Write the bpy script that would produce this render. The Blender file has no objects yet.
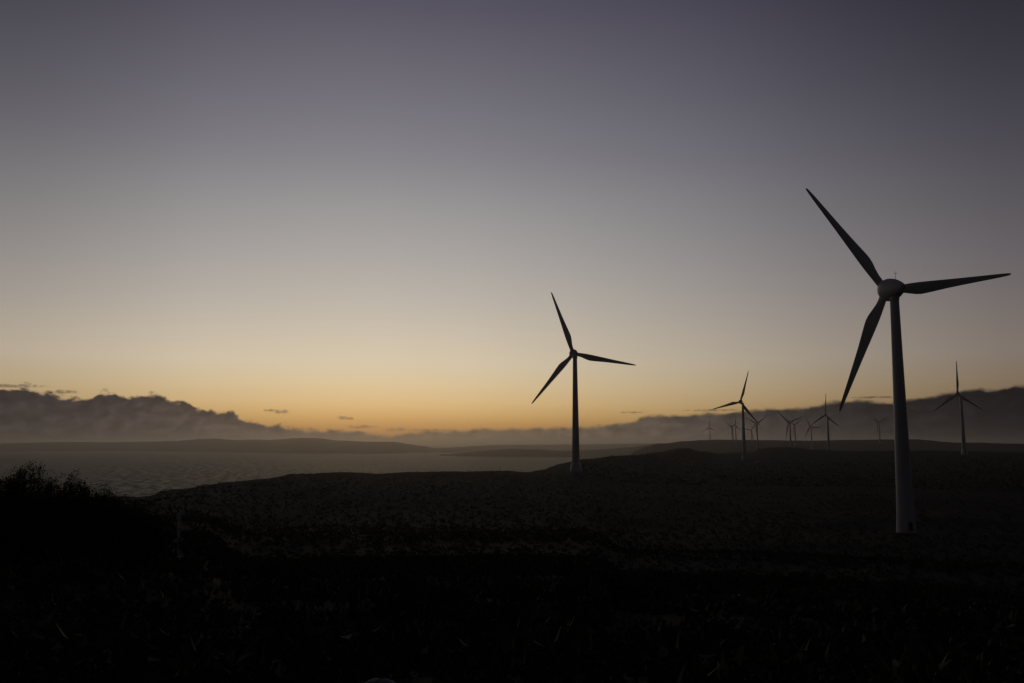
import bpy, math, random
import numpy as np
from mathutils import Matrix, Vector
random.seed(7); RNG = np.random.default_rng(11)
R = math.radians
sc = bpy.context.scene
col = sc.collection

# ------------------------------------------------------------------ helpers
def mesh_obj(name, verts, faces, mat, parent=None, smooth=False):
    me = bpy.data.meshes.new(name)
    if isinstance(verts, np.ndarray): verts = verts.tolist()
    if isinstance(faces, np.ndarray): faces = faces.tolist()
    me.from_pydata(verts, [], faces)
    me.materials.append(mat)
    if smooth: me.polygons.foreach_set('use_smooth', [True]*len(me.polygons))
    me.update()
    o = bpy.data.objects.new(name, me); col.objects.link(o)
    if parent: o.parent = parent
    return o
def tag(o, label=None, cat=None, group=None, kind=None):
    for k, v in (('label', label), ('category', cat), ('group', group), ('kind', kind)):
        if v: o[k] = v
    return o
def empty(name, loc, rz=0):
    o = bpy.data.objects.new(name, None); col.objects.link(o)
    o.location = loc; o.rotation_euler.z = rz; o.empty_display_size = .5
    return o
def lathe(profile, seg, axis='Z'):
    """profile: (height, radius) pairs; closed rings; returns verts, faces"""
    V, Fc = [], []
    for h, r in profile:
        for i in range(seg):
            a = 2*math.pi*i/seg
            V.append((r*math.cos(a), r*math.sin(a), h))
    n = len(profile)
    for j in range(n-1):
        for i in range(seg):
            a, b = j*seg+i, j*seg+(i+1) % seg
            Fc.append((a, b, b+seg, a+seg))
    Fc.append(tuple(range(seg-1, -1, -1))); Fc.append(tuple((n-1)*seg+i for i in range(seg)))
    return V, Fc
def tube(p0, p1, r0, r1, seg=6):
    p0, p1 = Vector(p0), Vector(p1)
    q = (p1-p0).to_track_quat('Z', 'Y')
    V = []
    for p, r in ((p0, r0), (p1, r1)):
        for i in range(seg):
            a = 2*math.pi*i/seg
            V.append(tuple(p + q @ Vector((r*math.cos(a), r*math.sin(a), 0))))
    Fc = [(i, (i+1) % seg, seg+(i+1) % seg, seg+i) for i in range(seg)]
    Fc += [tuple(range(seg-1, -1, -1)), tuple(range(seg, 2*seg))]
    return V, Fc
def join(parts):
    V, Fc = [], []
    for v, f in parts:
        n = len(V); V += list(v); Fc += [tuple(i+n for i in q) for q in f]
    return V, Fc
def hash2(ix, iy, s):
    h = (ix.astype(np.int64)*374761393 + iy.astype(np.int64)*668265263 + s*982451653) & 0xffffffff
    h = ((h ^ (h >> 13))*1274126177) & 0xffffffff
    return ((h ^ (h >> 16)) & 0xffff)/65535.0
def vnoise(x, y, s=0):
    ix, iy = np.floor(x), np.floor(y); fx, fy = x-ix, y-iy
    fx = fx*fx*(3-2*fx); fy = fy*fy*(3-2*fy)
    a, b = hash2(ix, iy, s), hash2(ix+1, iy, s); c, d = hash2(ix, iy+1, s), hash2(ix+1, iy+1, s)
    return (a*(1-fx)+b*fx)*(1-fy)+(c*(1-fx)+d*fx)*fy-.5

# ------------------------------------------------------------------ materials
def new_mat(name):
    m = bpy.data.materials.new(name); m.use_nodes = True
    nt = m.node_tree; nt.nodes.clear()
    out = nt.nodes.new('ShaderNodeOutputMaterial'); b = nt.nodes.new('ShaderNodeBsdfPrincipled')
    nt.links.new(b.outputs[0], out.inputs[0])
    return m, nt, b
def noise_mat(name, c1, c2, scale, rough=.8, spec=.3, bump=0, bscale=None, bdist=.02, stretch=(1, 1, 1), lo=.35, hi=.65):
    m, nt, b = new_mat(name)
    tc = nt.nodes.new('ShaderNodeTexCoord'); mp = nt.nodes.new('ShaderNodeMapping'); mp.inputs['Scale'].default_value = stretch
    nt.links.new(tc.outputs['Object'], mp.inputs[0])
    n = nt.nodes.new('ShaderNodeTexNoise'); n.inputs['Scale'].default_value = scale; n.inputs['Detail'].default_value = 6
    nt.links.new(mp.outputs[0], n.inputs['Vector'])
    r = nt.nodes.new('ShaderNodeValToRGB'); r.color_ramp.elements[0].position = lo; r.color_ramp.elements[1].position = hi
    r.color_ramp.elements[0].color = (*c1, 1); r.color_ramp.elements[1].color = (*c2, 1)
    nt.links.new(n.outputs['Fac'], r.inputs[0]); nt.links.new(r.outputs[0], b.inputs['Base Color'])
    b.inputs['Roughness'].default_value = rough; b.inputs['Specular IOR Level'].default_value = spec
    if bump:
        n2 = nt.nodes.new('ShaderNodeTexNoise'); n2.inputs['Scale'].default_value = bscale or scale; n2.inputs['Detail'].default_value = 5
        nt.links.new(mp.outputs[0], n2.inputs['Vector'])
        bp = nt.nodes.new('ShaderNodeBump'); bp.inputs['Strength'].default_value = bump; bp.inputs['Distance'].default_value = bdist
        nt.links.new(n2.outputs['Fac'], bp.inputs['Height']); nt.links.new(bp.outputs[0], b.inputs['Normal'])
    return m
M_tower = noise_mat('tower_paint', (.47, .475, .50), (.565, .57, .60), .35, .42, .4, stretch=(1, 1, .12))
M_blade = noise_mat('blade_paint', (.54, .54, .55), (.66, .66, .66), .5, .38, .4, stretch=(.3, 1, 1))
M_nac = noise_mat('nacelle_paint', (.57, .575, .60), (.67, .67, .70), .6, .45, .4)
M_dark = noise_mat('dark_metal', (.03, .03, .03), (.06, .06, .06), 3, .5, .4)
M_conc = noise_mat('foundation_concrete', (.2, .19, .18), (.32, .3, .28), 1.2, .9, .2, .4, 8)
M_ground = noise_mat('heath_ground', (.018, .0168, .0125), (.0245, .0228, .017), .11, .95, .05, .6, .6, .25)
M_hill = noise_mat('far_heath', (.03, .03, .02), (.05, .045, .03), .004, .95, .05)
M_leaf = noise_mat('leaf', (.018, .026, .012), (.04, .05, .02), 2.5, .7, .15)
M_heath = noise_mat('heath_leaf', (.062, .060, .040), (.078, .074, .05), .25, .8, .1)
M_stem = noise_mat('stem_bark', (.04, .03, .02), (.08, .06, .045), 12, .9, .2)
M_post = noise_mat('weathered_post', (.55, .54, .52), (.72, .7, .67), 6, .8, .2, .3, 20, .004, stretch=(4, 4, .5))
M_stone = noise_mat('pale_stone', (.25, .23, .21), (.45, .42, .39), 9, .9, .2, .6, 25, .01)

# water: dark body, gloss, several sizes of wave
def water_mat():
    m, nt, b = new_mat('sea_water'); out = b.outputs[0].links[0].to_node; nt.nodes.remove(b)
    di = nt.nodes.new('ShaderNodeBsdfDiffuse'); di.inputs[0].default_value = (.010, .013, .014, 1)
    gl = nt.nodes.new('ShaderNodeBsdfAnisotropic'); 
    wm = nt.nodes.new('ShaderNodeTexCoord'); wp = nt.nodes.new('ShaderNodeMapping'); wp.inputs['Scale'].default_value = (.075, .017, 1)
    nt.links.new(wm.outputs['Object'], wp.inputs[0]); wn = nt.nodes.new('ShaderNodeTexNoise'); wn.inputs['Scale'].default_value = 1; wn.inputs['Detail'].default_value = 6; wn.inputs['Roughness'].default_value = .65
    nt.links.new(wp.outputs[0], wn.inputs['Vector']); wr = nt.nodes.new('ShaderNodeValToRGB'); wr.color_ramp.elements[0].position = .41; wr.color_ramp.elements[1].position = .60
    wr.color_ramp.elements[0].color = (.0, .0, .0, 1); wr.color_ramp.elements[1].color = (.22, .23, .245, 1)
    nt.links.new(wn.outputs['Fac'], wr.inputs[0]); nt.links.new(wr.outputs[0], gl.inputs['Color'])
    fr = nt.nodes.new('ShaderNodeFresnel'); fr.inputs['IOR'].default_value = 1.33
    mx = nt.nodes.new('ShaderNodeMixShader')
    nt.links.new(fr.outputs[0], mx.inputs[0]); nt.links.new(di.outputs[0], mx.inputs[1]); nt.links.new(gl.outputs[0], mx.inputs[2]); nt.links.new(mx.outputs[0], out.inputs[0])
    tc = nt.nodes.new('ShaderNodeTexCoord')
    mp = nt.nodes.new('ShaderNodeMapping'); mp.inputs['Scale'].default_value = (.55, 1, 1); mp.inputs['Rotation'].default_value = (0, 0, R(12))
    nt.links.new(tc.outputs['Object'], mp.inputs[0])
    last = None
    for sc_, dist, st, det in ((.011, 2.5, .6, 3), (.05, 1.6, 1.0, 5), (.3, .35, 1.0, 4)):
        n = nt.nodes.new('ShaderNodeTexNoise'); n.inputs['Scale'].default_value = sc_; n.inputs['Detail'].default_value = det
        nt.links.new(mp.outputs[0], n.inputs['Vector'])
        bp = nt.nodes.new('ShaderNodeBump'); bp.inputs['Strength'].default_value = st; bp.inputs['Distance'].default_value = dist
        nt.links.new(n.outputs['Fac'], bp.inputs['Height'])
        if last: nt.links.new(last.outputs[0], bp.inputs['Normal'])
        last = bp
    for q in (di, gl, fr): nt.links.new(last.outputs[0], q.inputs['Normal'])
    n = nt.nodes.new('ShaderNodeTexNoise'); n.inputs['Scale'].default_value = .004; n.inputs['Detail'].default_value = 5
    nt.links.new(mp.outputs[0], n.inputs['Vector'])
    mr = nt.nodes.new('ShaderNodeMapRange'); mr.inputs['From Min'].default_value = .35; mr.inputs['From Max'].default_value = .65
    mr.inputs['To Min'].default_value = .12; mr.inputs['To Max'].default_value = .24
    nt.links.new(n.outputs['Fac'], mr.inputs[0]); nt.links.new(mr.outputs[0], gl.inputs['Roughness'])
    return m
M_water = water_mat()

# ------------------------------------------------------------------ land
# each column: azimuth from the camera's heading, radius of its main crest, then (radius, height) of the land
N_ = [(1, 98.3), (6, 98.2)]
NL = N_+[(14, 97.9), (22, 97.3), (32, 96.25), (48, 94.95), (100, 91), (180, 87)]
NM = N_+[(14, 97.4), (30, 95.3), (60, 91.5), (120, 86.5), (200, 83)]
NR = N_+[(14, 97.2), (30, 94.8), (60, 90.5), (120, 84.5), (190, 79.5), (250, 77.5), (400, 78)]
OUT = [(7000, -8), (9000, -8)]
def SEA(r): return [(r*1.25, 60), (r*1.7, -8)]+OUT
FAR = [(4200, 80), (5200, 50)]+OUT
BACK = [(1, 98.3), (30, 98), (200, 95), (1000, 92), (1600, 93), (3000, 85)]+OUT
COLS = [
 (-180, 1000, BACK),
 (-110, 1000, BACK),
 (-75, 500, [(1, 98.3), (30, 97.8), (200, 92), (500, 84), (700, 40), (900, -8)]+OUT),
 (-46, 300, NL+[(300, 84)]+SEA(300)),
 (-30.3, 300, NL+[(300, 84.2)]+SEA(310)),
 (-24.2, 300, NL+[(300, 82.4)]+SEA(310)),
 (-22.3, 330, NL+[(330, 81.0)]+SEA(340)),
 (-21.6, 340, NL+[(340, 82.4)]+SEA(345)),
 (-19.4, 380, NL+[(380, 82.8)]+SEA(390)),
 (-16.05, 420, NM+[(420, 83.5)]+SEA(430)),
 (-13.85, 430, NM+[(430, 85.1)]+SEA(440)),
 (-10.54, 450, NM+[(450, 85.4)]+SEA(460)),
 (-8.5, 460, NM+[(460, 84.1)]+SEA(470)),
 (-4.7, 480, NM+[(480, 84.6)]+SEA(490)),
 (-1.44, 500, NM+[(500, 84.4)]+SEA(510)),
 (1.24, 520, NM+[(350, 82), (520, 83.3)]+SEA(530)),
 (1.96, 540, NM+[(350, 82), (540, 83.6)]+SEA(550)),
 (3.14, 600, NM+[(350, 82), (460, 83.5), (600, 85.1)]+SEA(620)),
 (4.89, 650, NM+[(350, 81), (460, 83.3), (650, 88)]+SEA(670)),
 (7.3, 730, NR+[(550, 81), (730, 88.9), (1000, 50), (1300, 5), (1600, -8)]+OUT),
 (8.0, 750, NR+[(550, 81), (750, 89.4), (1000, 60), (1300, 35), (1600, 15), (2500, 15), (3400, 72), (3900, 0), (4400, -8), (9000, -8)]),
 (8.7, 790, NR+[(550, 81), (790, 90.2), (1050, 68), (1300, 75), (1600, 50), (2500, 50), (3400, 86), (4000, 10), (4600, -8), (9000, -8)]),
 (9.52, 850, NR+[(600, 82), (850, 91.2), (1150, 75), (1600, 68), (2500, 64), (3400, 97), (4200, 20), (5000, -8), (9000, -8)]),
 (11.3, 1000, NR+[(600, 80), (800, 84), (1000, 94.7), (1250, 80), (1600, 76), (2500, 80), (3400, 107.5)]+FAR),
 (12.3, 1000, NR+[(800, 83), (1000, 91.1), (1250, 78), (1600, 76), (2500, 80), (3400, 110.5)]+FAR),
 (13.42, 1100, NR+[(900, 81.2), (1100, 87.1), (1300, 78), (1600, 76), (2500, 80), (3400, 113)]+FAR),
 (14.89, 1130, NR+[(700, 80), (934, 81.6), (1130, 88.5), (1300, 78), (1600, 76), (2500, 80), (3400, 112)]+FAR),
 (16.47, 1150, NR+[(900, 84), (1150, 95), (1300, 80), (1600, 76), (2500, 80), (3400, 110)]+FAR),
 (17.6, 1150, NR+[(900, 84), (1150, 95.5), (1300, 80), (1600, 76), (2500, 80), (3400, 109)]+FAR),
 (19.08, 1150, NR+[(900, 84), (1150, 92.6), (1350, 80), (1600, 76), (2500, 80), (3400, 108.5)]+FAR),
 (21.1, 1150, NR+[(900, 84), (1150, 90.3), (1350, 80), (1600, 76), (2500, 80), (3400, 112)]+FAR),
 (24.59, 1150, NR+[(900, 84), (1150, 91.1), (1350, 82), (1600, 76), (2500, 80), (3400, 113)]+FAR),
 (26.93, 1200, NR+[(700, 84), (1028, 87.6), (1200, 89.7), (1350, 84), (1600, 80), (2500, 80), (3400, 102.3)]+FAR),
 (30.3, 1200, NR+[(700, 84), (1028, 88), (1200, 88.3), (1350, 84), (1600, 80), (2500, 80), (3400, 98)]+FAR),
 (42, 1200, NR+[(700, 84), (1200, 88), (1600, 80), (2500, 80), (3400, 98)]+FAR),
 (75, 1000, BACK),
 (180, 1000, BACK),
]
AZ = np.array([c[0] for c in COLS], float); RC = np.array([c[1] for c in COLS], float)
SG = np.linspace(0, math.log(9000), 700)          # log of the warped radius
def warp(r, rc):
    lr, lc, l2, lk, l16 = np.log(r), np.log(rc), math.log(200), math.log(1000), math.log(1600)
    a = l2+(lr-l2)*(lk-l2)/(lc-l2); b = lk+(lr-lc)*(l16-lk)/(l16-lc)
    return np.where(lr < l2, lr, np.where(lr < lc, a, np.where(lr < l16, b, lr)))
PROF = []
for a_, rc_, k_ in COLS:
    kr = warp(np.array([q[0] for q in k_], float), rc_); kz = np.array([q[1] for q in k_], float)
    j = np.clip(np.searchsorted(kr, SG)-1, 0, len(kr)-2)
    t = np.clip((SG-kr[j])/(kr[j+1]-kr[j]), 0, 1); ts = t*t*(3-2*t)
    PROF.append(kz[j]*(1-ts)+kz[j+1]*ts)
PROF = np.array(PROF)
def land_z(x, y):
    r = np.maximum(np.hypot(x, y), 1.0); az = np.degrees(np.arctan2(x, y))
    rc = np.interp(az, AZ, RC); s = warp(r, rc)
    i = np.clip(np.searchsorted(AZ, az)-1, 0, len(AZ)-2)
    t = np.clip((az-AZ[i])/(AZ[i+1]-AZ[i]), 0, 1); t = t*t*(3-2*t)
    f = s/SG[-1]*(len(SG)-1); j = np.clip(np.floor(f).astype(int), 0, len(SG)-2); g = f-j
    z = (PROF[i, j]*(1-g)+PROF[i, j+1]*g)*(1-t)+(PROF[i+1, j]*(1-g)+PROF[i+1, j+1]*g)*t
    amp = np.clip((r-8)/250, 0, 1)
    n = vnoise(x/90, y/90, 1)*1.8+vnoise(x/34, y/34, 2)*1.1+vnoise(x/13, y/13, 3)*.7+vnoise(x/5, y/5, 4)*.35
    n = n*amp+vnoise(x/1.3, y/1.3, 5)*.10*np.clip(r/6, 0, 1)
    return z+n*np.clip((z+8)/20, 0, 1)
az_f = np.linspace(-48, 48, 860); az_b = np.linspace(48, 312, 133)[1:-1]
azs = np.radians(np.concatenate([az_f, az_b]))
rs = np.exp(np.linspace(math.log(.7), math.log(9000), 560))
A, RR = np.meshgrid(azs, rs, indexing='ij')
X, Y = RR*np.sin(A), RR*np.cos(A)
Z = land_z(X, Y)
na, nr = A.shape
V = np.stack([X, Y, Z], -1).reshape(-1, 3)
ii, jj = np.meshgrid(np.arange(na), np.arange(nr-1), indexing='ij')
a = (ii*nr+jj).ravel(); b = (((ii+1) % na)*nr+jj).ravel()
Fq = np.stack([a, a+1, b+1, b], -1)
ctr = len(V); V = np.vstack([V, [[0, 0, 98.3]]])
FL = Fq.tolist()+[[ctr, i*nr, ((i+1) % na)*nr] for i in range(na)]
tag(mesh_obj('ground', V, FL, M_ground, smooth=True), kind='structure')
def gz(x, y): return float(land_z(np.array([float(x)]), np.array([float(y)]))[0])

# far coast across the bay
def hills(name, prof, shore, depth_, seed):
    pa = np.array([p[0] for p in prof]); pe = np.array([p[1] for p in prof])
    sa = np.array([s[0] for s in shore]); sr = np.array([s[1] for s in shore])
    az = np.linspace(pa[0], pa[-1], 700); nt_ = 26
    V = []
    for u in range(nt_):
        q = u/(nt_-1)                       # 0 shore .. 1 inland foot, crest at .45
        r = np.interp(az, sa, sr)+q*depth_
        rc = np.interp(az, sa, sr)+.45*depth_
        top = 100+np.tan(np.radians(np.interp(az, pa, pe)))*rc+rc**2/1.5e10
        x, y = r*np.sin(np.radians(az)), r*np.cos(np.radians(az))
        sh = math.sin(math.pi*min(q/.45, 1)/2)**.8 if q < .45 else math.cos(math.pi*(q-.45)/.55/2)
        rough = (vnoise(x/900, y/900, seed)*26+vnoise(x/300, y/300, seed+1)*9)*math.sin(math.pi*q)
        V.append(np.stack([x, y, -3+(np.maximum(top, 4)+3)*sh+rough*(abs(q-.45) > .06)*.6+vnoise(x/120, y/120, seed+2)*6*sh], -1))
    V = np.array(V).reshape(-1, 3); n = len(az)
    i, j = np.meshgrid(np.arange(nt_-1), np.arange(n-1), indexing='ij')
    a = (i*n+j).ravel()
    return tag(mesh_obj(name, V, np.stack([a, a+1, a+n+1, a+n], -1), M_hill, smooth=True), kind='structure')
hills('hills', [(-60, -.1), (-48, .1), (-37.1, .052), (-33.15, 0), (-30.3, -.034), (-27.1, .069), (-25.1, .041), (-23, .072), (-20.9, .121), (-19.7, .245), (-18.6, .277), (-17.5, .186), (-16.06, .219), (-15.4, .188), (-13.5, .329), (-12.3, .292), (-11.5, .172), (-9.5, .09), (-7.55, .071), (-6.32, -.129), (-5.09, -.323), (-4, -.3), (-2.5, -.2), (-1, -.13), (1, -.11), (4, -.1), (9, -.03), (14, 0), (24, -.05)],
      [(-60, 12400), (-25, 12400), (-16, 9500), (-9, 8500), (-4, 9500), (1.2, 12000), (24, 12500)], 3500, 20)
hills('hills', [(-4.7, -.84), (-3.4, -.66), (-1.44, -.487), (-.13, -.39), (1.83, -.422), (3.13, -.518), (4.5, -.485), (5.73, -.42), (7.73, -.257), (8.63, -.128), (9.53, -.032), (12.1, .08), (15.8, .1), (19.4, 0)],
      [(-4.7, 6600), (2, 6300), (20, 5600)], 1400, 40)

# the sea, out past the horizon
Vw, Fw = [(0, 0, 0)], []
rw = [60, 400, 1500, 4000, 10000, 25000, 78000]; ns = 96
for r_ in rw:
    for i in range(ns): Vw.append((r_*math.cos(2*math.pi*i/ns), r_*math.sin(2*math.pi*i/ns), 0))
for i in range(ns): Fw.append((0, 1+i, 1+(i+1) % ns))
for k in range(len(rw)-1):
    for i in range(ns):
        a_, b_ = 1+k*ns+i, 1+k*ns+(i+1) % ns
        Fw.append((a_, a_+ns, b_+ns, b_))
tag(mesh_obj('sea_water', Vw, Fw, M_water), kind='structure')

# ------------------------------------------------------------------ wind turbines
RB, HH, OV, TILT = 35.0, 63.5, 4.5, R(4)
def make_tower():
    prof = [(-5, 2.42), (0, 2.42), (1.5, 2.34), (3, 2.27), (7, 2.10), (12, 1.96), (20, 1.80), (25, 1.70),
            (30, 1.60), (36, 1.50), (41, 1.41), (50, 1.27), (58, 1.15), (61.2, 1.10)]
    return lathe(prof, 40)
def make_nacelle():
    # distance behind the rotor plane, radius
    prof = [(.95, 2.4), (1.0, 2.8), (1.3, 3.0), (2.3, 3.02), (2.6, 2.98), (3.5, 2.86), (4.6, 2.62), (5.8, 2.25), (7.0, 1.85), (8.2, 1.38), (9.0, .98), (9.45, .66), (9.6, .45)]
    return lathe(prof, 40)
def make_hub():
    prof = [(-2.75, .05), (-2.7, .35), (-2.5, .8), (-2.1, 1.28), (-1.5, 1.72), (-.8, 2.02), (0, 2.2), (.6, 2.28), (.9, 2.28)]
    v, f = lathe(prof, 36)
    parts = [(v, f)]
    for k in range(3):                    # blade root fairings
        c, s = math.cos(2*math.pi*k/3), math.sin(2*math.pi*k/3)
        parts.append(tube((c*1.2, s*1.2, 0), (c*2.55, s*2.55, 0), 1.22, 1.0, 20))
    return join(parts)
BL = [  # radius, chord, leading edge offset, thickness ratio, twist
 (2.45, 1.85, .93, 1.0, 20), (3.3, 1.9, .95, .98, 19), (4.6, 2.1, 1.0, .75, 17), (6.2, 2.5, 1.05, .5, 15), (8.0, 2.95, 1.08, .36, 12.5), (9.6, 3.1, 1.06, .30, 11),
 (11, 2.98, 1.02, .27, 9.5), (13.5, 2.68, .93, .24, 7.5), (17, 2.25, .80, .21, 5.5), (21, 1.85, .66, .19, 4), (25, 1.5, .54, .17, 2.7), (29, 1.18, .43, .16, 1.5), (32, .92, .34, .15, .6),
 (34, .66, .24, .14, 0), (34.7, .45, .16, .14, 0), (35, .16, .05, .14, 0)]
def make_blade():
    V, Fc = [], []; n = 24
    for r, c, le, th, tw in BL:
        t = R(tw*.6); c *= 1.07; le *= 1.07
        for i in range(n):
            a = 2*math.pi*i/n
            u = .5-.5*math.cos(a)          # 0 leading, 1 trailing
            if th > .9: yy, zz = le-c*u, .5*c*math.sin(a)
            else:
                y5 = 5*th*(.2969*math.sqrt(u)-.126*u-.3516*u*u+.2843*u**3-.1036*u**4)*c
                round_ = .5*c*th*math.sin(a)
                w = min(1, max(0, (th-.35)/.5))
                yy, zz = le-c*u, (math.copysign(y5, math.sin(a)) if math.sin(a) else 0)*(1-w)+round_*w
            V.append((r, yy*math.cos(t)-zz*math.sin(t), yy*math.sin(t)+zz*math.cos(t)))
    m = len(BL)
    for j in range(m-1):
        for i in range(n):
            a, b = j*n+i, j*n+(i+1) % n
            Fc.append((a, a+n, b+n, b))
    Fc.append(tuple(range(n))); Fc.append(tuple((m-1)*n+i for i in range(n-1, -1, -1)))
    return V, Fc
def frame():
    """rotor frame in the turbine's own space: x sideways, y up the rotor, z down the tail"""
    ax = Vector((0, math.cos(TILT), math.sin(TILT))); v = Vector((0, -math.sin(TILT), math.cos(TILT)))
    m = Matrix.Identity(4)
    m.col[0][:3] = (1, 0, 0); m.col[1][:3] = v; m.col[2][:3] = -ax
    m.translation = Vector((0, 0, HH))+ax*OV
    return m
FR = frame()
def make_turbine():
    root = empty('wind_turbine', (0, 0, 0))
    tw = mesh_obj('tower', *make_tower(), M_tower, root, True)
    # door with its steps at the foot, facing the track
    dv = []; w, h0, h1 = .45, 1.0, 3.1
    pts = [(-w, h0), (w, h0), (w, h1-.3), (w*.7, h1-.08), (0, h1), (-w*.7, h1-.08), (-w, h1-.3)]
    dv = [(x, -2.43, z) for x, z in pts]+[(x, -2.2, z) for x, z in pts]; k = len(pts)
    df = [tuple(range(k)), tuple(range(2*k-1, k-1, -1))]+[(i, k+i, k+(i+1) % k, (i+1) % k) for i in range(k)]
    mesh_obj('door', dv, df, M_dark, tw)
    f = mesh_obj('foundation', *lathe([(-4, 4.2), (-.1, 4.2), (.05, 4.0), (.06, 2.6)], 32), M_conc, root)
    na_ = mesh_obj('nacelle', *make_nacelle(), M_nac, root, True); na_.matrix_local = FR
    mesh_obj('neck', *lathe([(60.4, 1.11), (60.5, 1.2), (61.2, 1.25), (62.6, 1.4)], 28), M_nac, root, True)
    # wind mast on the nacelle roof (rotor frame: y is up)
    mst = join([tube((0, 2.3, 5.4), (0, 4.6, 5.4), .06, .04), tube((-.38, 3.95, 5.4), (.38, 3.95, 5.4), .03, .03), tube((-.36, 3.95, 5.4), (-.36, 4.15, 5.4), .05, .05), tube((.36, 3.95, 5.4), (.36, 4.15, 5.4), .05, .05)])
    mesh_obj('wind_mast', *mst, M_dark, na_)
    mesh_obj('rear_vent', *lathe([(9.4, .52), (9.66, .5), (9.68, .34), (9.55, .3)], 24), M_dark, na_)
    hb = mesh_obj('hub', *make_hub(), M_nac, root, True); hb.matrix_local = FR
    for k in range(3):
        if k == 0: b = first = mesh_obj('blade', bl_me_v, bl_me_f, M_blade, root, True)
        else:
            b = first.copy(); col.objects.link(b); b.parent = root
    return root
bl_me_v, bl_me_f = make_blade()
def set_rotor(root, phase):
    k = 0
    for c in root.children:
        n_ = c.name.split('.')[0]
        if n_ == 'blade':
            c.matrix_local = FR @ Matrix.Rotation(phase+k*2*math.pi/3, 4, 'Z'); k += 1
        elif n_ == 'hub':
            c.matrix_local = FR @ Matrix.Rotation(phase, 4, 'Z')
proto = make_turbine()
def copy_turbine():
    r = proto.copy(); col.objects.link(r)
    for ch in list(proto.children):
        c = ch.copy(); col.objects.link(c); c.parent = r; c.matrix_parent_inverse = Matrix.Identity(4); c.matrix_local = ch.matrix_local
        for g in ch.children:
            d = g.copy(); col.objects.link(d); d.parent = c; d.matrix_local = g.matrix_local
    return r
TURB = [  # x, y, base z, yaw, phase, label
 (100.95, 226.8, 76.95, 2.2, 128.0, 'nearest and tallest grey wind turbine, its thick tapering tower standing on dark heath at right'),
 (33.4, 459.5, 83.8, 7.2, 110.5, 'lone wind turbine near the middle, standing on the shoulder of land beside the bay'),
 (247.3, 933.9, 80.2, 16.7, 74.1, 'mid sized wind turbine left of the far cluster, one blade pointing steeply up'),
 (471.2, 913.8, 87.6, 13.7, 92.2, 'wind turbine right of the nearest one, one blade straight up before the cloud bank'),
 (501.6, 1387.6, 80.5, 25.4, 89.2, 'wind turbine with one blade straight up, tallest of the cluster on the far ridge'),
 (552.7, 1737.3, 76.7, 18.4, 140.5, 'far cluster turbine with two blades in a wide V, one down beside its tower'),
 (639.8, 2280.3, 86.4, 9.7, 152.8, 'small wind turbine right of the mid sized one, raised blades in a flat V'),
 (808.3, 2361.3, 79.2, 17.8, 117.8, 'small wind turbine with one blade level, just left of the tallest in the far cluster'),
 (1105.8, 2631.3, 97.8, 17.4, 143.2, 'small faint wind turbine just left of the nearest tower, two blades raised in a V'),
]
F_, P_ = 870.0, math.atan(101.5/870)
def spot(px, hy, dep):
    """where a hub seen at this bearing and height stands, for a given distance ahead"""
    dx, dy = (px-512)/F_, (341.5-hy)/F_
    y_, z_ = math.cos(P_)-dy*math.sin(P_), math.sin(P_)+dy*math.cos(P_)
    return dx/y_*dep, dep, 100+z_/y_*dep-HH
for args in ((709.8, 427.6, 3500, 14, 92, 'very faint wind turbine farthest to the left of the far cluster'),
             (732.6, 426.8, 3050, 14, 150, 'faint left one of the two far turbines close together left of the mid sized tower'),
             (735.6, 425.0, 2900, 14, 82, 'faint right one of the two far turbines close together, one blade upright'),
             (751.6, 430.2, 2700, 14, 170, 'small low wind turbine half hidden between the mid sized tower and its right neighbour'),
             (794.9, 424.8, 2650, 14, 30, 'faint wind turbine just right of the one with the wide V, mostly its tower showing')):
    TURB.append((*spot(*args[:3]), args[3], args[4], args[5]))
for k, (x, y, zb, yaw, ph, lab) in enumerate(TURB):
    t = proto if k == 0 else copy_turbine()
    t.location = (x, y, zb); t.rotation_euler.z = R(yaw)
    set_rotor(t, R(ph))
    tag(t, lab, 'wind turbine', 'wind turbines of the coastal wind farm')

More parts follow.
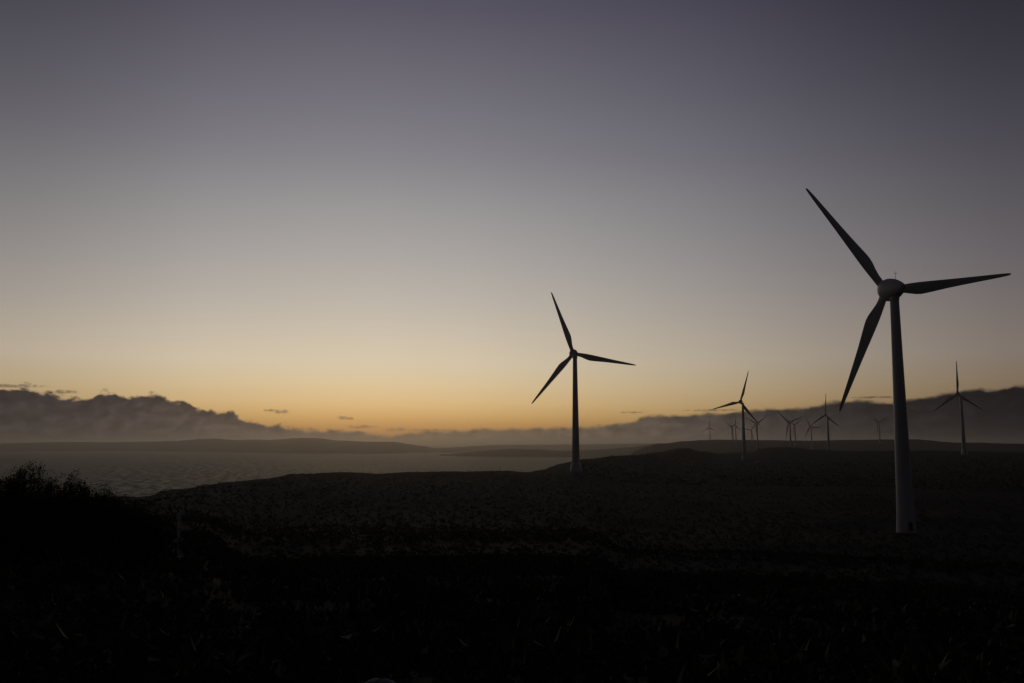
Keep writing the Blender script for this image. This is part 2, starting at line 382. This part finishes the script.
# ------------------------------------------------------------------ shrubs at the left, close to the camera
def leaf_cloud(centres, n, size, up=.5):
    """n small leaf faces around twig points; returns verts, faces"""
    c = centres[RNG.integers(0, len(centres), n)]+RNG.normal(0, size*1.6, (n, 3))
    d = RNG.normal(0, 1, (n, 3)); d[:, 2] = np.abs(d[:, 2])+up; d /= np.linalg.norm(d, axis=1)[:, None]
    s = np.cross(d, RNG.normal(0, 1, (n, 3))); s /= np.linalg.norm(s, axis=1)[:, None]
    L = size*RNG.uniform(.6, 1.5, (n, 1)); W = L*.28
    v = np.stack([c, c+d*L*.5+s*W, c+d*L, c+d*L*.5-s*W], 1).reshape(-1, 3)
    f = np.arange(n*4).reshape(-1, 4)
    return v.tolist(), f.tolist()
def shrub(x, y, top, width, label, spikes=10, leaves=11500, seed=1, lsize=.036):
    rnd = random.Random(seed)
    zb = gz(x, y); root = empty('coastal_shrub', (x, y, zb))
    h = top-zb; st, tips = [], []
    for i in range(34):
        a = rnd.uniform(0, 2*math.pi); q = math.sqrt(rnd.random()); lean = q*width*.5
        hh = h*(1-.45*q**3)*rnd.uniform(.78, .93)
        p = Vector((rnd.uniform(-.08, .08), rnd.uniform(-.08, .08), -.15))
        e = Vector((math.cos(a)*lean, math.sin(a)*lean, hh))
        m1 = p.lerp(e, .5)+Vector((math.cos(a)*lean*.25, math.sin(a)*lean*.25, -.05*h))
        st += [tube(p, m1, .022, .014, 5), tube(m1, e, .014, .005, 5)]
        for t in np.linspace(0, 1, 7): tips.append(m1.lerp(e, t))
        for _ in range(5):
            b0 = m1.lerp(e, rnd.random()); b1 = b0+Vector((rnd.gauss(0, .18), rnd.gauss(0, .18), rnd.uniform(.02, .26)))*min(1.6, width*.55+.4)
            b1.z = min(b1.z, h*.97)
            st.append(tube(b0, b1, .008, .003, 4)); tips += [b0.lerp(b1, .5), b1]
    for _ in range(spikes):
        e = rnd.choice(tips); 
        if e.z < h*.6: continue
        b1 = Vector((e.x+rnd.gauss(0, .05), e.y+rnd.gauss(0, .05), min(h, e.z+rnd.uniform(.1, .3))))
        st.append(tube(e, b1, .007, .002, 4)); tips += [e.lerp(b1, .4), e.lerp(b1, .75), b1]
    mesh_obj('stem', *join(st), M_stem, root)
    T = np.array([tuple(t) for t in tips])
    mesh_obj('foliage', *leaf_cloud(T, leaves, lsize), M_leaf, root)
    tag(root, label, 'shrub', 'coastal shrubs on the near rise')
K = 1/870.0
def near(px, dep): return (px-512)*K*dep
def topz(py, dep): return 100-(py-443)*K*dep*.987
SH = [(-14, 19.5, 462, 1.5, 'dark shrub cut by the left edge of the picture'),
      (8, 20.5, 468, 1.2, 'dark shrub second from the left edge, a little lower than its spiky neighbour'),
      (31, 20, 460, .85, 'tallest dark shrub, with bare spiky twigs standing above its crown'),
      (55, 21.5, 474, 1.0, 'low dark shrub in the dip between the spiky shrub and the domed one'),
      (79, 20, 471.5, .85, 'domed dark shrub with a loose tufted top against the sea'),
      (97, 19, 481, 1.0, 'sloping dark shrub just right of the domed shrub, lower than it'),
      (113, 18, 491, .9, 'dark shrub just right of the sloping one, where the outline meets the sea'),
      (129, 17, 501, .9, 'low dark shrub right of where the outline meets the sea'),
      (141, 16.5, 509, .8, 'very low dark shrub, second from the right end of the shrub row'),
      (152, 16, 521, .5, 'lowest dark shrub at the right end of the row, nearest the pale post'),]
for k, (px, dep, py, w, lab) in enumerate(SH):
    shrub(near(px, dep), dep, topz(py, dep), w, lab, spikes=30 if k == 2 else 14, seed=30+k)

# ------------------------------------------------------------------ heath: one mass of low growth nobody could count
def heath():
    Vs, Fs = [], []; n0 = 0
    def add(v, nper):
        nonlocal n0
        Vs.append(v); Fs.append((np.arange(len(v)).reshape(-1, nper)+n0)); n0 += len(v)
    for (r0, r1, cnt, blades, size, spread, amn, amx) in ((3.2, 16, 5200, 32, .06, .17, -48, 48), (7, 85, 18500, 26, .14, .44, -46, 46),
                                                       (42, 190, 19000, 16, .22, .42, -42, 42), (120, 700, 20000, 10, .36, .55, -38, 38), (450, 1300, 9000, 8, .6, .8, 4, 36)):
        r = np.sqrt(RNG.uniform(r0**2, r1**2, cnt)) if r0 < 14 else np.exp(RNG.uniform(math.log(r0), math.log(r1), cnt))
        az = np.radians(RNG.uniform(amn, amx, cnt))
        x, y = r*np.sin(az), r*np.cos(az); keep = RNG.random(cnt) < np.clip((r1-r)/(.5*r1), 0, 1)   # each belt thins out into the next
        z = land_z(x, y); keep &= z > 30
        dens = vnoise(x/(spread*14), y/(spread*14), 9)+vnoise(x/(spread*5), y/(spread*5), 8)*.6
        keep &= dens > (-9 if r0 < 60 else -.5)
        # keep clear of turbine feet, the post and the stone
        for (tx, ty, *_r) in TURB[:5]: keep &= np.hypot(x-tx, y-ty) > 7
        keep &= ((np.abs(x+.376*y) > .35) | (y > 51) | (y < 20))
        keep &= ~((np.abs(x+1.0) < .5) & (y < 7.4) & (y > 2))
        x, y, z = x[keep], y[keep], z[keep]; c = len(x)
        hs = RNG.uniform(.4, 1.15, c)**1.3
        ctr = np.repeat(np.stack([x, y, z], -1), blades, 0); hh = np.repeat(hs, blades)[:, None]
        g = RNG.normal(0, 1, (c*blades, 3)); g /= np.linalg.norm(g, axis=1)[:, None]; g[:, 2] = np.abs(g[:, 2])
        off = g*spread*RNG.uniform(.35, 1, (c*blades, 1))*hh; off[:, 2] *= .75
        p = ctr+off
        d = g+RNG.normal(0, .6, (c*blades, 3)); d[:, 2] += .5; d /= np.linalg.norm(d, axis=1)[:, None]
        s = np.cross(d, RNG.normal(0, 1, (c*blades, 3))); s /= np.linalg.norm(s, axis=1)[:, None]
        L = size*RNG.uniform(.6, 1.3, (c*blades, 1))*(.5+.5*hh)
        add(np.stack([p-s*L*.35, p+s*L*.35, p+d*L], 1).reshape(-1, 3), 3)
    V = np.vstack(Vs); Fc = np.vstack(Fs)
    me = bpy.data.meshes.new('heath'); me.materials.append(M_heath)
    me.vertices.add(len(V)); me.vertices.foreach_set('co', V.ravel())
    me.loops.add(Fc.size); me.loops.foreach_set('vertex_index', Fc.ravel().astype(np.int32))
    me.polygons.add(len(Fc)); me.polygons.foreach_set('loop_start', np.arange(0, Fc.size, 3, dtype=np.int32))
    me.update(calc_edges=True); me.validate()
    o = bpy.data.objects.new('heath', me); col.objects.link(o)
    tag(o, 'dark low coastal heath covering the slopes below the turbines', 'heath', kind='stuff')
heath()

# ------------------------------------------------------------------ marker post and pale stone
px_, py_ = -18.8, 50.0; zp = gz(px_, py_)
post = empty('marker_post', (px_, py_, zp))
v, f = lathe([(-.3, .09), (1.32, .09), (1.40, .07), (1.42, .02)], 4); mesh_obj('post', v, f, M_post, post)
pl = [(x_, y_, z_) for y_ in (-.12, -.095) for x_, z_ in ((-.13, 1.02), (.13, 1.02), (.13, 1.38), (-.13, 1.38))]
mesh_obj('sign_plate', pl, [(0, 1, 2, 3), (7, 6, 5, 4), (0, 4, 5, 1), (1, 5, 6, 2), (2, 6, 7, 3), (3, 7, 4, 0)], M_post, post)
tag(post, 'short pale marker post with a small plate, alone on the dark slope at left', 'marker post')
sv, sf = [], []
for j in range(7):
    th = math.pi*j/6
    for i in range(12):
        ph = 2*math.pi*i/12; q = 1+.18*math.sin(3*ph+j)+.1*random.uniform(-1, 1)
        sv.append((.12*q*math.sin(th)*math.cos(ph), .08*q*math.sin(th)*math.sin(ph), .035*math.cos(th)))
for j in range(6):
    for i in range(12): sf.append((j*12+i, j*12+(i+1) % 12, (j+1)*12+(i+1) % 12, (j+1)*12+i))
st = mesh_obj('stone', sv, sf, M_stone, smooth=True); st.location = (-1.04, 7.1, gz(-1.04, 7.1)+.045)
tag(st, 'small pale flat stone on the dark ground at the bottom edge', 'stone')

# ------------------------------------------------------------------ haze over land and sea
hz, nt, _b = new_mat('haze'); nt.nodes.remove(_b)
vol = nt.nodes.new('ShaderNodeVolumePrincipled'); vol.inputs['Color'].default_value = (.71, .69, .67, 1)
vol.inputs['Density'].default_value = .78e-4; vol.inputs['Anisotropy'].default_value = .90
nt.links.new(vol.outputs[0], [n for n in nt.nodes if n.type == 'OUTPUT_MATERIAL'][0].inputs['Volume'])
hx, z0, z1 = 80000, -14.0, 212.0
hv = [(sx*hx, sy*hx, z_) for z_ in (z0, z1) for sx, sy in ((-1, -1), (1, -1), (1, 1), (-1, 1))]
hf = [(3, 2, 1, 0), (4, 5, 6, 7), (0, 1, 5, 4), (1, 2, 6, 5), (2, 3, 7, 6), (3, 0, 4, 7)]
tag(mesh_obj('haze', hv, hf, hz), 'thin dusk haze lying over the land and the bay', 'haze', kind='stuff')

# ------------------------------------------------------------------ sky
w = bpy.data.worlds.new('World'); sc.world = w; w.use_nodes = True
nt = w.node_tree; nt.nodes.clear(); L = nt.links
def nd(t, **k):
    n = nt.nodes.new(t)
    for a_, b_ in k.items(): setattr(n, a_, b_)
    return n
def mth(op, a_, b_=None, c_=None, clamp=False):
    n = nd('ShaderNodeMath', operation=op, use_clamp=clamp)
    for i, q in enumerate((a_, b_, c_)):
        if q is None: continue
        if isinstance(q, (int, float)): n.inputs[i].default_value = q
        else: L.new(q, n.inputs[i])
    return n.outputs[0]
def srgb(c): return tuple(((q/255)/12.92 if q/255 <= .04045 else ((q/255+.055)/1.055)**2.4) for q in c)
def ramp(fac, stops, interp='LINEAR'):
    n = nd('ShaderNodeValToRGB'); cr = n.color_ramp; cr.interpolation = interp
    while len(cr.elements) > 1: cr.elements.remove(cr.elements[-1])
    cr.elements[0].position = stops[0][0]; cr.elements[0].color = (*stops[0][1], 1)
    for p, c in stops[1:]:
        e = cr.elements.new(p); e.color = (*c, 1)
    L.new(fac, n.inputs[0]); return n.outputs[0]
def mixc(f_, a_, b_, mode='MIX'):
    n = nd('ShaderNodeMix', data_type='RGBA', blend_type=mode)
    if isinstance(f_, (int, float)): n.inputs[0].default_value = f_
    else: L.new(f_, n.inputs[0])
    L.new(a_, n.inputs[6]); L.new(b_, n.inputs[7]); return n.outputs[2]
tc = nd('ShaderNodeTexCoord'); nrm = nd('ShaderNodeVectorMath', operation='NORMALIZE'); L.new(tc.outputs['Generated'], nrm.inputs[0])
sp = nd('ShaderNodeSeparateXYZ'); L.new(nrm.outputs[0], sp.inputs[0])
el = mth('MULTIPLY', mth('ARCSINE', sp.outputs[2]), 180/math.pi)
az = mth('MULTIPLY', mth('ARCTAN2', sp.outputs[0], sp.outputs[1]), 180/math.pi)
# clear dusk sky, colour by height above the horizon (towards the afterglow)
SKY = [(-2, (150, 112, 80)), (0.0, (178, 134, 86)), (.64, (188, 141, 86)), (1.16, (200, 154, 91)), (1.8, (214, 175, 112)), (2.58, (222, 190, 136)), (3.8, (221, 199, 158)), (5.18, (215, 201, 174)), (7, (204, 193, 174)),
       (9.09, (189, 182, 171)), (12, (171, 167, 163)), (15.54, (151, 149, 150)), (18.5, (132, 130, 136)), (21.76, (115, 113, 122)), (27.64, (87, 84, 97)), (34, (72, 70, 84)), (45, (58, 58, 74)), (65, (50, 51, 68)), (90, (48, 49, 66))]
efac = mth('POWER', mth('DIVIDE', mth('ADD', el, 2.0), 92.0, clamp=True), .5)
base = ramp(efac, [(((e+2)/92)**.5, srgb(c)) for e, c in SKY])
AZR = [(-180, (.045, .045, .06)), (-110, (.07, .07, .09)), (-70, (.25, .24, .27)), (-48, (.52, .5, .52)), (-30, (.735, .725, .75)), (-20, (.945, .94, .955)), (-13, (.985, .985, .98)), (-8.5, (1, 1, 1)), (-3, (.965, .965, .97)), (3, (.87, .87, .885)),
       (8, (.765, .765, .79)), (12.8, (.672, .668, .71)), (20, (.52, .51, .56)), (30, (.335, .322, .375)), (45, (.2, .19, .24)), (70, (.10, .10, .135)), (110, (.05, .05, .07)), (180, (.045, .045, .06))]
afac = mth('DIVIDE', mth('ADD', az, 180), 360)
fal = ramp(afac, [((a_+180)/360, c) for a_, c in AZR])
clear = mixc(1.0, base, fal, 'MULTIPLY')
# the glow narrows with height
kz = nd('ShaderNodeMapRange'); L.new(el, kz.inputs[0]); kz.inputs[1].default_value = 4; kz.inputs[2].default_value = 26; kz.inputs[3].default_value = 0; kz.inputs[4].default_value = .33
ka = nd('ShaderNodeMapRange', interpolation_type='SMOOTHSTEP'); L.new(mth('ABSOLUTE', mth('ADD', az, 1.0)), ka.inputs[0]); ka.inputs[1].default_value = 9; ka.inputs[2].default_value = 33
kl = nd('ShaderNodeMapRange'); L.new(el, kl.inputs[0]); kl.inputs[1].default_value = 6; kl.inputs[2].default_value = 2; kl.inputs[3].default_value = 0; kl.inputs[4].default_value = .14
kf = mth('SUBTRACT', 1.0, mth('MULTIPLY', mth('MAXIMUM', kz.outputs[0], kl.outputs[0]), ka.outputs[0]))
ks = nd('ShaderNodeVectorMath', operation='SCALE'); L.new(clear, ks.inputs[0]); L.new(kf, ks.inputs['Scale']); clear = ks.outputs[0]
nis = nd('ShaderNodeTexSky'); nis.sky_type = 'NISHITA'; nis.sun_disc = False
SUN_AZ, SUN_EL = -9.0, 0.6
nis.sun_elevation = R(SUN_EL); nis.sun_rotation = R(SUN_AZ)
nsk = nd('ShaderNodeVectorMath', operation='SCALE'); L.new(nis.outputs[0], nsk.inputs[0]); nsk.inputs['Scale'].default_value = .004
clear = mixc(1.0, clear, nsk.outputs[0], 'ADD')
# cloud bank: top height by bearing, broken by noise
CL = [(-120, 3.2), (-60, 3.0), (-36.03, 3.12), (-33.33, 2.89), (-30.49, 3.1), (-29.51, 3.19), (-29.0, 3.15), (-28.23, 2.99), (-27.44, 2.73), (-26.39, 2.57), (-25.75, 2.59), (-25.55, 2.95), (-24.91, 3.02), (-24.24, 2.8), (-23.8, 2.69), (-23.42, 2.82), (-22.59, 2.99), (-22.02, 2.79), (-21.15, 2.56), (-20.28, 2.33), (-19.39, 2.03), (-18.97, 1.79), (-18.51, 1.98), (-17.8, 1.92), (-17.13, 1.56), (-15.97, 1.22), (-14.87, 1.13), (-13.63, 0.92), (-12.38, 0.83), (-12.13, 0.7), (-11.44, 0.86), (-10.37, 0.83), (-9.54, 0.71), (-8.32, 0.39), (-7.17, 0.58), (-5.55, 0.78), (-3.47, 0.84), (-0.46, 0.94), (1.83, 0.98), (4.9, 1.04), (6.72, 1.23), (7.95, 1.45), (8.73, 1.77), (11.53, 1.79), (13.1, 1.94), (13.84, 1.9), (14.96, 2.02), (16.18, 2.13), (17.68, 2.13), (18.99, 2.22), (19.7, 2.48), (20.58, 2.54), (21.5, 2.63), (22.57, 2.53), (23.12, 2.44), (24.72, 2.58), (25.59, 2.67), (26.03, 2.88), (27.04, 2.94), (27.72, 3.14), (28.39, 3.07), (29.5, 3.13), (30.01, 3.25), (31.27, 3.19), (34.1, 3.41), (50, 3.6), (90, 3.0), (180, 2.6)]
fc = nd('ShaderNodeFloatCurve'); cv = fc.mapping.curves[0]
pts = [((a_+60)/120, e/5) for a_, e in CL if -60 <= a_ <= 60]+[(1.0, .7)]
cv.points[0].location = pts[0]; cv.points[1].location = pts[-1]
for p in pts[1:-1]: cv.points.new(*p)
for p in cv.points: p.handle_type = 'VECTOR'
fc.mapping.update()
L.new(mth('DIVIDE', mth('ADD', az, 60), 120, clamp=True), fc.inputs['Value'])
top = mth('MULTIPLY', fc.outputs[0], 5.0)
cb = nd('ShaderNodeCombineXYZ'); L.new(az, cb.inputs[0]); L.new(mth('MULTIPLY', el, 1.45), cb.inputs[1])
def noise(scale, detail, vec=None, rough=.55, w4=0.0):
    n = nd('ShaderNodeTexNoise'); n.inputs['Scale'].default_value = scale; n.inputs['Detail'].default_value = detail; n.inputs['Roughness'].default_value = rough
    L.new(vec or cb.outputs[0], n.inputs['Vector']); return n.outputs['Fac']
nA = noise(1.25, 4, rough=.5); nB = noise(.55, 5); nD = noise(3.4, 4)
kk = nd('ShaderNodeMapRange', interpolation_type='SMOOTHSTEP'); L.new(az, kk.inputs[0]); kk.inputs[1].default_value = -20; kk.inputs[2].default_value = -8; kk.inputs[3].default_value = 1; kk.inputs[4].default_value = .38
edge = mth('MULTIPLY', kk.outputs[0], mth('ADD', mth('MULTIPLY', mth('SUBTRACT', nA, .5), 1.15), mth('MULTIPLY', mth('SUBTRACT', nD, .5), .30)))
dtop = mth('SUBTRACT', mth('ADD', top, edge), el)          # >0 inside the bank
mr = nd('ShaderNodeMapRange', interpolation_type='SMOOTHSTEP'); L.new(dtop, mr.inputs[0]); mr.inputs[1].default_value = -.12; mr.inputs[2].default_value = .19
mask = mr.outputs[0]
for (ba, be, wa, we) in ((-15.5, 2.05, .35, .07), (-14.85, 1.98, .45, .13), (-10.85, 1.6, .45, .10), (-9.7, 1.03, .7, .09), (-7.4, .86, .7, .10), (7.83, 1.98, .6, .05), (12.9, 2.08, 1.3, .06), (-30.2, 3.25, 1.6, .08), (-27.2, 2.98, .55, .10), (-5.4, .83, 1.2, .08), (22.6, 2.76, 1.2, .06)):
    qx = mth('DIVIDE', mth('SUBTRACT', az, ba), wa); qy = mth('DIVIDE', mth('SUBTRACT', el, be), we)
    d2 = mth('ADD', mth('MULTIPLY', qx, qx), mth('MULTIPLY', qy, qy))
    m_ = nd('ShaderNodeMapRange', interpolation_type='SMOOTHSTEP'); L.new(mth('ADD', d2, mth('MULTIPLY', mth('SUBTRACT', nD, .5), 7.0)), m_.inputs[0])
    m_.inputs[1].default_value = 2.3; m_.inputs[2].default_value = -.6; m_.inputs[3].default_value = 0; m_.inputs[4].default_value = .62
    mask = mth('MAXIMUM', mask, m_.outputs[0])
CT = [(-180, (22, 22, 26)), (-60, (36, 33, 34)), (-31, (52, 45, 45)), (-22, (68, 58, 55)), (-16, (90, 76, 68)), (-11, (112, 90, 72)), (-7.4, (126, 100, 76)), (-2, (116, 97, 76)), (4, (104, 88, 74)), (9, (88, 75, 68)), (13, (70, 61, 58)), (17, (50, 44, 44)), (23, (32, 29, 30)), (30, (22, 20, 22)), (60, (20, 19, 23)), (180, (22, 22, 26))]
ccol = ramp(afac, [((a_+180)/360, srgb(c)) for a_, c in CT])
# a slightly darker billowed top, smoother lighter body below
nC = noise(1.1, 6, rough=.6)
# puffs: where the edge noise is high a lobe swells and its rim catches the glow, hollows between are darker
puff = nd('ShaderNodeMapRange', interpolation_type='SMOOTHSTEP'); L.new(nA, puff.inputs[0]); puff.inputs[1].default_value = .36; puff.inputs[2].default_value = .66; puff.inputs[3].default_value = 1.3; puff.inputs[4].default_value = .8
shade = mth('MULTIPLY', mth('ADD', .3, mth('MULTIPLY', nC, 1.4)), puff.outputs[0])
low = nd('ShaderNodeMapRange', interpolation_type='SMOOTHSTEP'); L.new(dtop, low.inputs[0]); low.inputs[1].default_value = .2; low.inputs[2].default_value = 1.3; low.inputs[3].default_value = .88; low.inputs[4].default_value = 1.1
shade = mth('MULTIPLY', shade, low.outputs[0])
sv_ = nd('ShaderNodeVectorMath', operation='SCALE'); L.new(ccol, sv_.inputs[0]); L.new(shade, sv_.inputs['Scale'])
sky = mixc(mask, clear, sv_.outputs[0])
bg = nd('ShaderNodeBackground'); L.new(sky, bg.inputs[0]); bg.inputs[1].default_value = 1.0
wo = nd('ShaderNodeOutputWorld'); L.new(bg.outputs[0], wo.inputs[0])

# the last warm light of the set sun
sl = bpy.data.lights.new('sun', 'SUN'); sl.energy = .01; sl.angle = R(12); sl.color = (1, .62, .32)
so = bpy.data.objects.new('sun', sl); col.objects.link(so)
dv_ = Vector((math.sin(R(SUN_AZ))*math.cos(R(2)), math.cos(R(SUN_AZ))*math.cos(R(2)), math.sin(R(2))))
so.rotation_euler = dv_.to_track_quat('Z', 'Y').to_euler()

# ------------------------------------------------------------------ camera and output
cam = bpy.data.cameras.new('camera'); co = bpy.data.objects.new('camera', cam); col.objects.link(co)
co.location = (0, 0, 100); co.rotation_euler = (math.pi/2+P_, 0, 0)
cam.sensor_width = 36; cam.lens = 36*870/1024; cam.clip_start = .1; cam.clip_end = 300000
sc.camera = co
sc.view_settings.view_transform = 'Standard'; sc.view_settings.look = 'None'
sc.view_settings.exposure = 0; sc.view_settings.gamma = 1; sc.view_settings.use_curve_mapping = False
sc.cycles.max_bounces = 4; sc.cycles.volume_bounces = 0
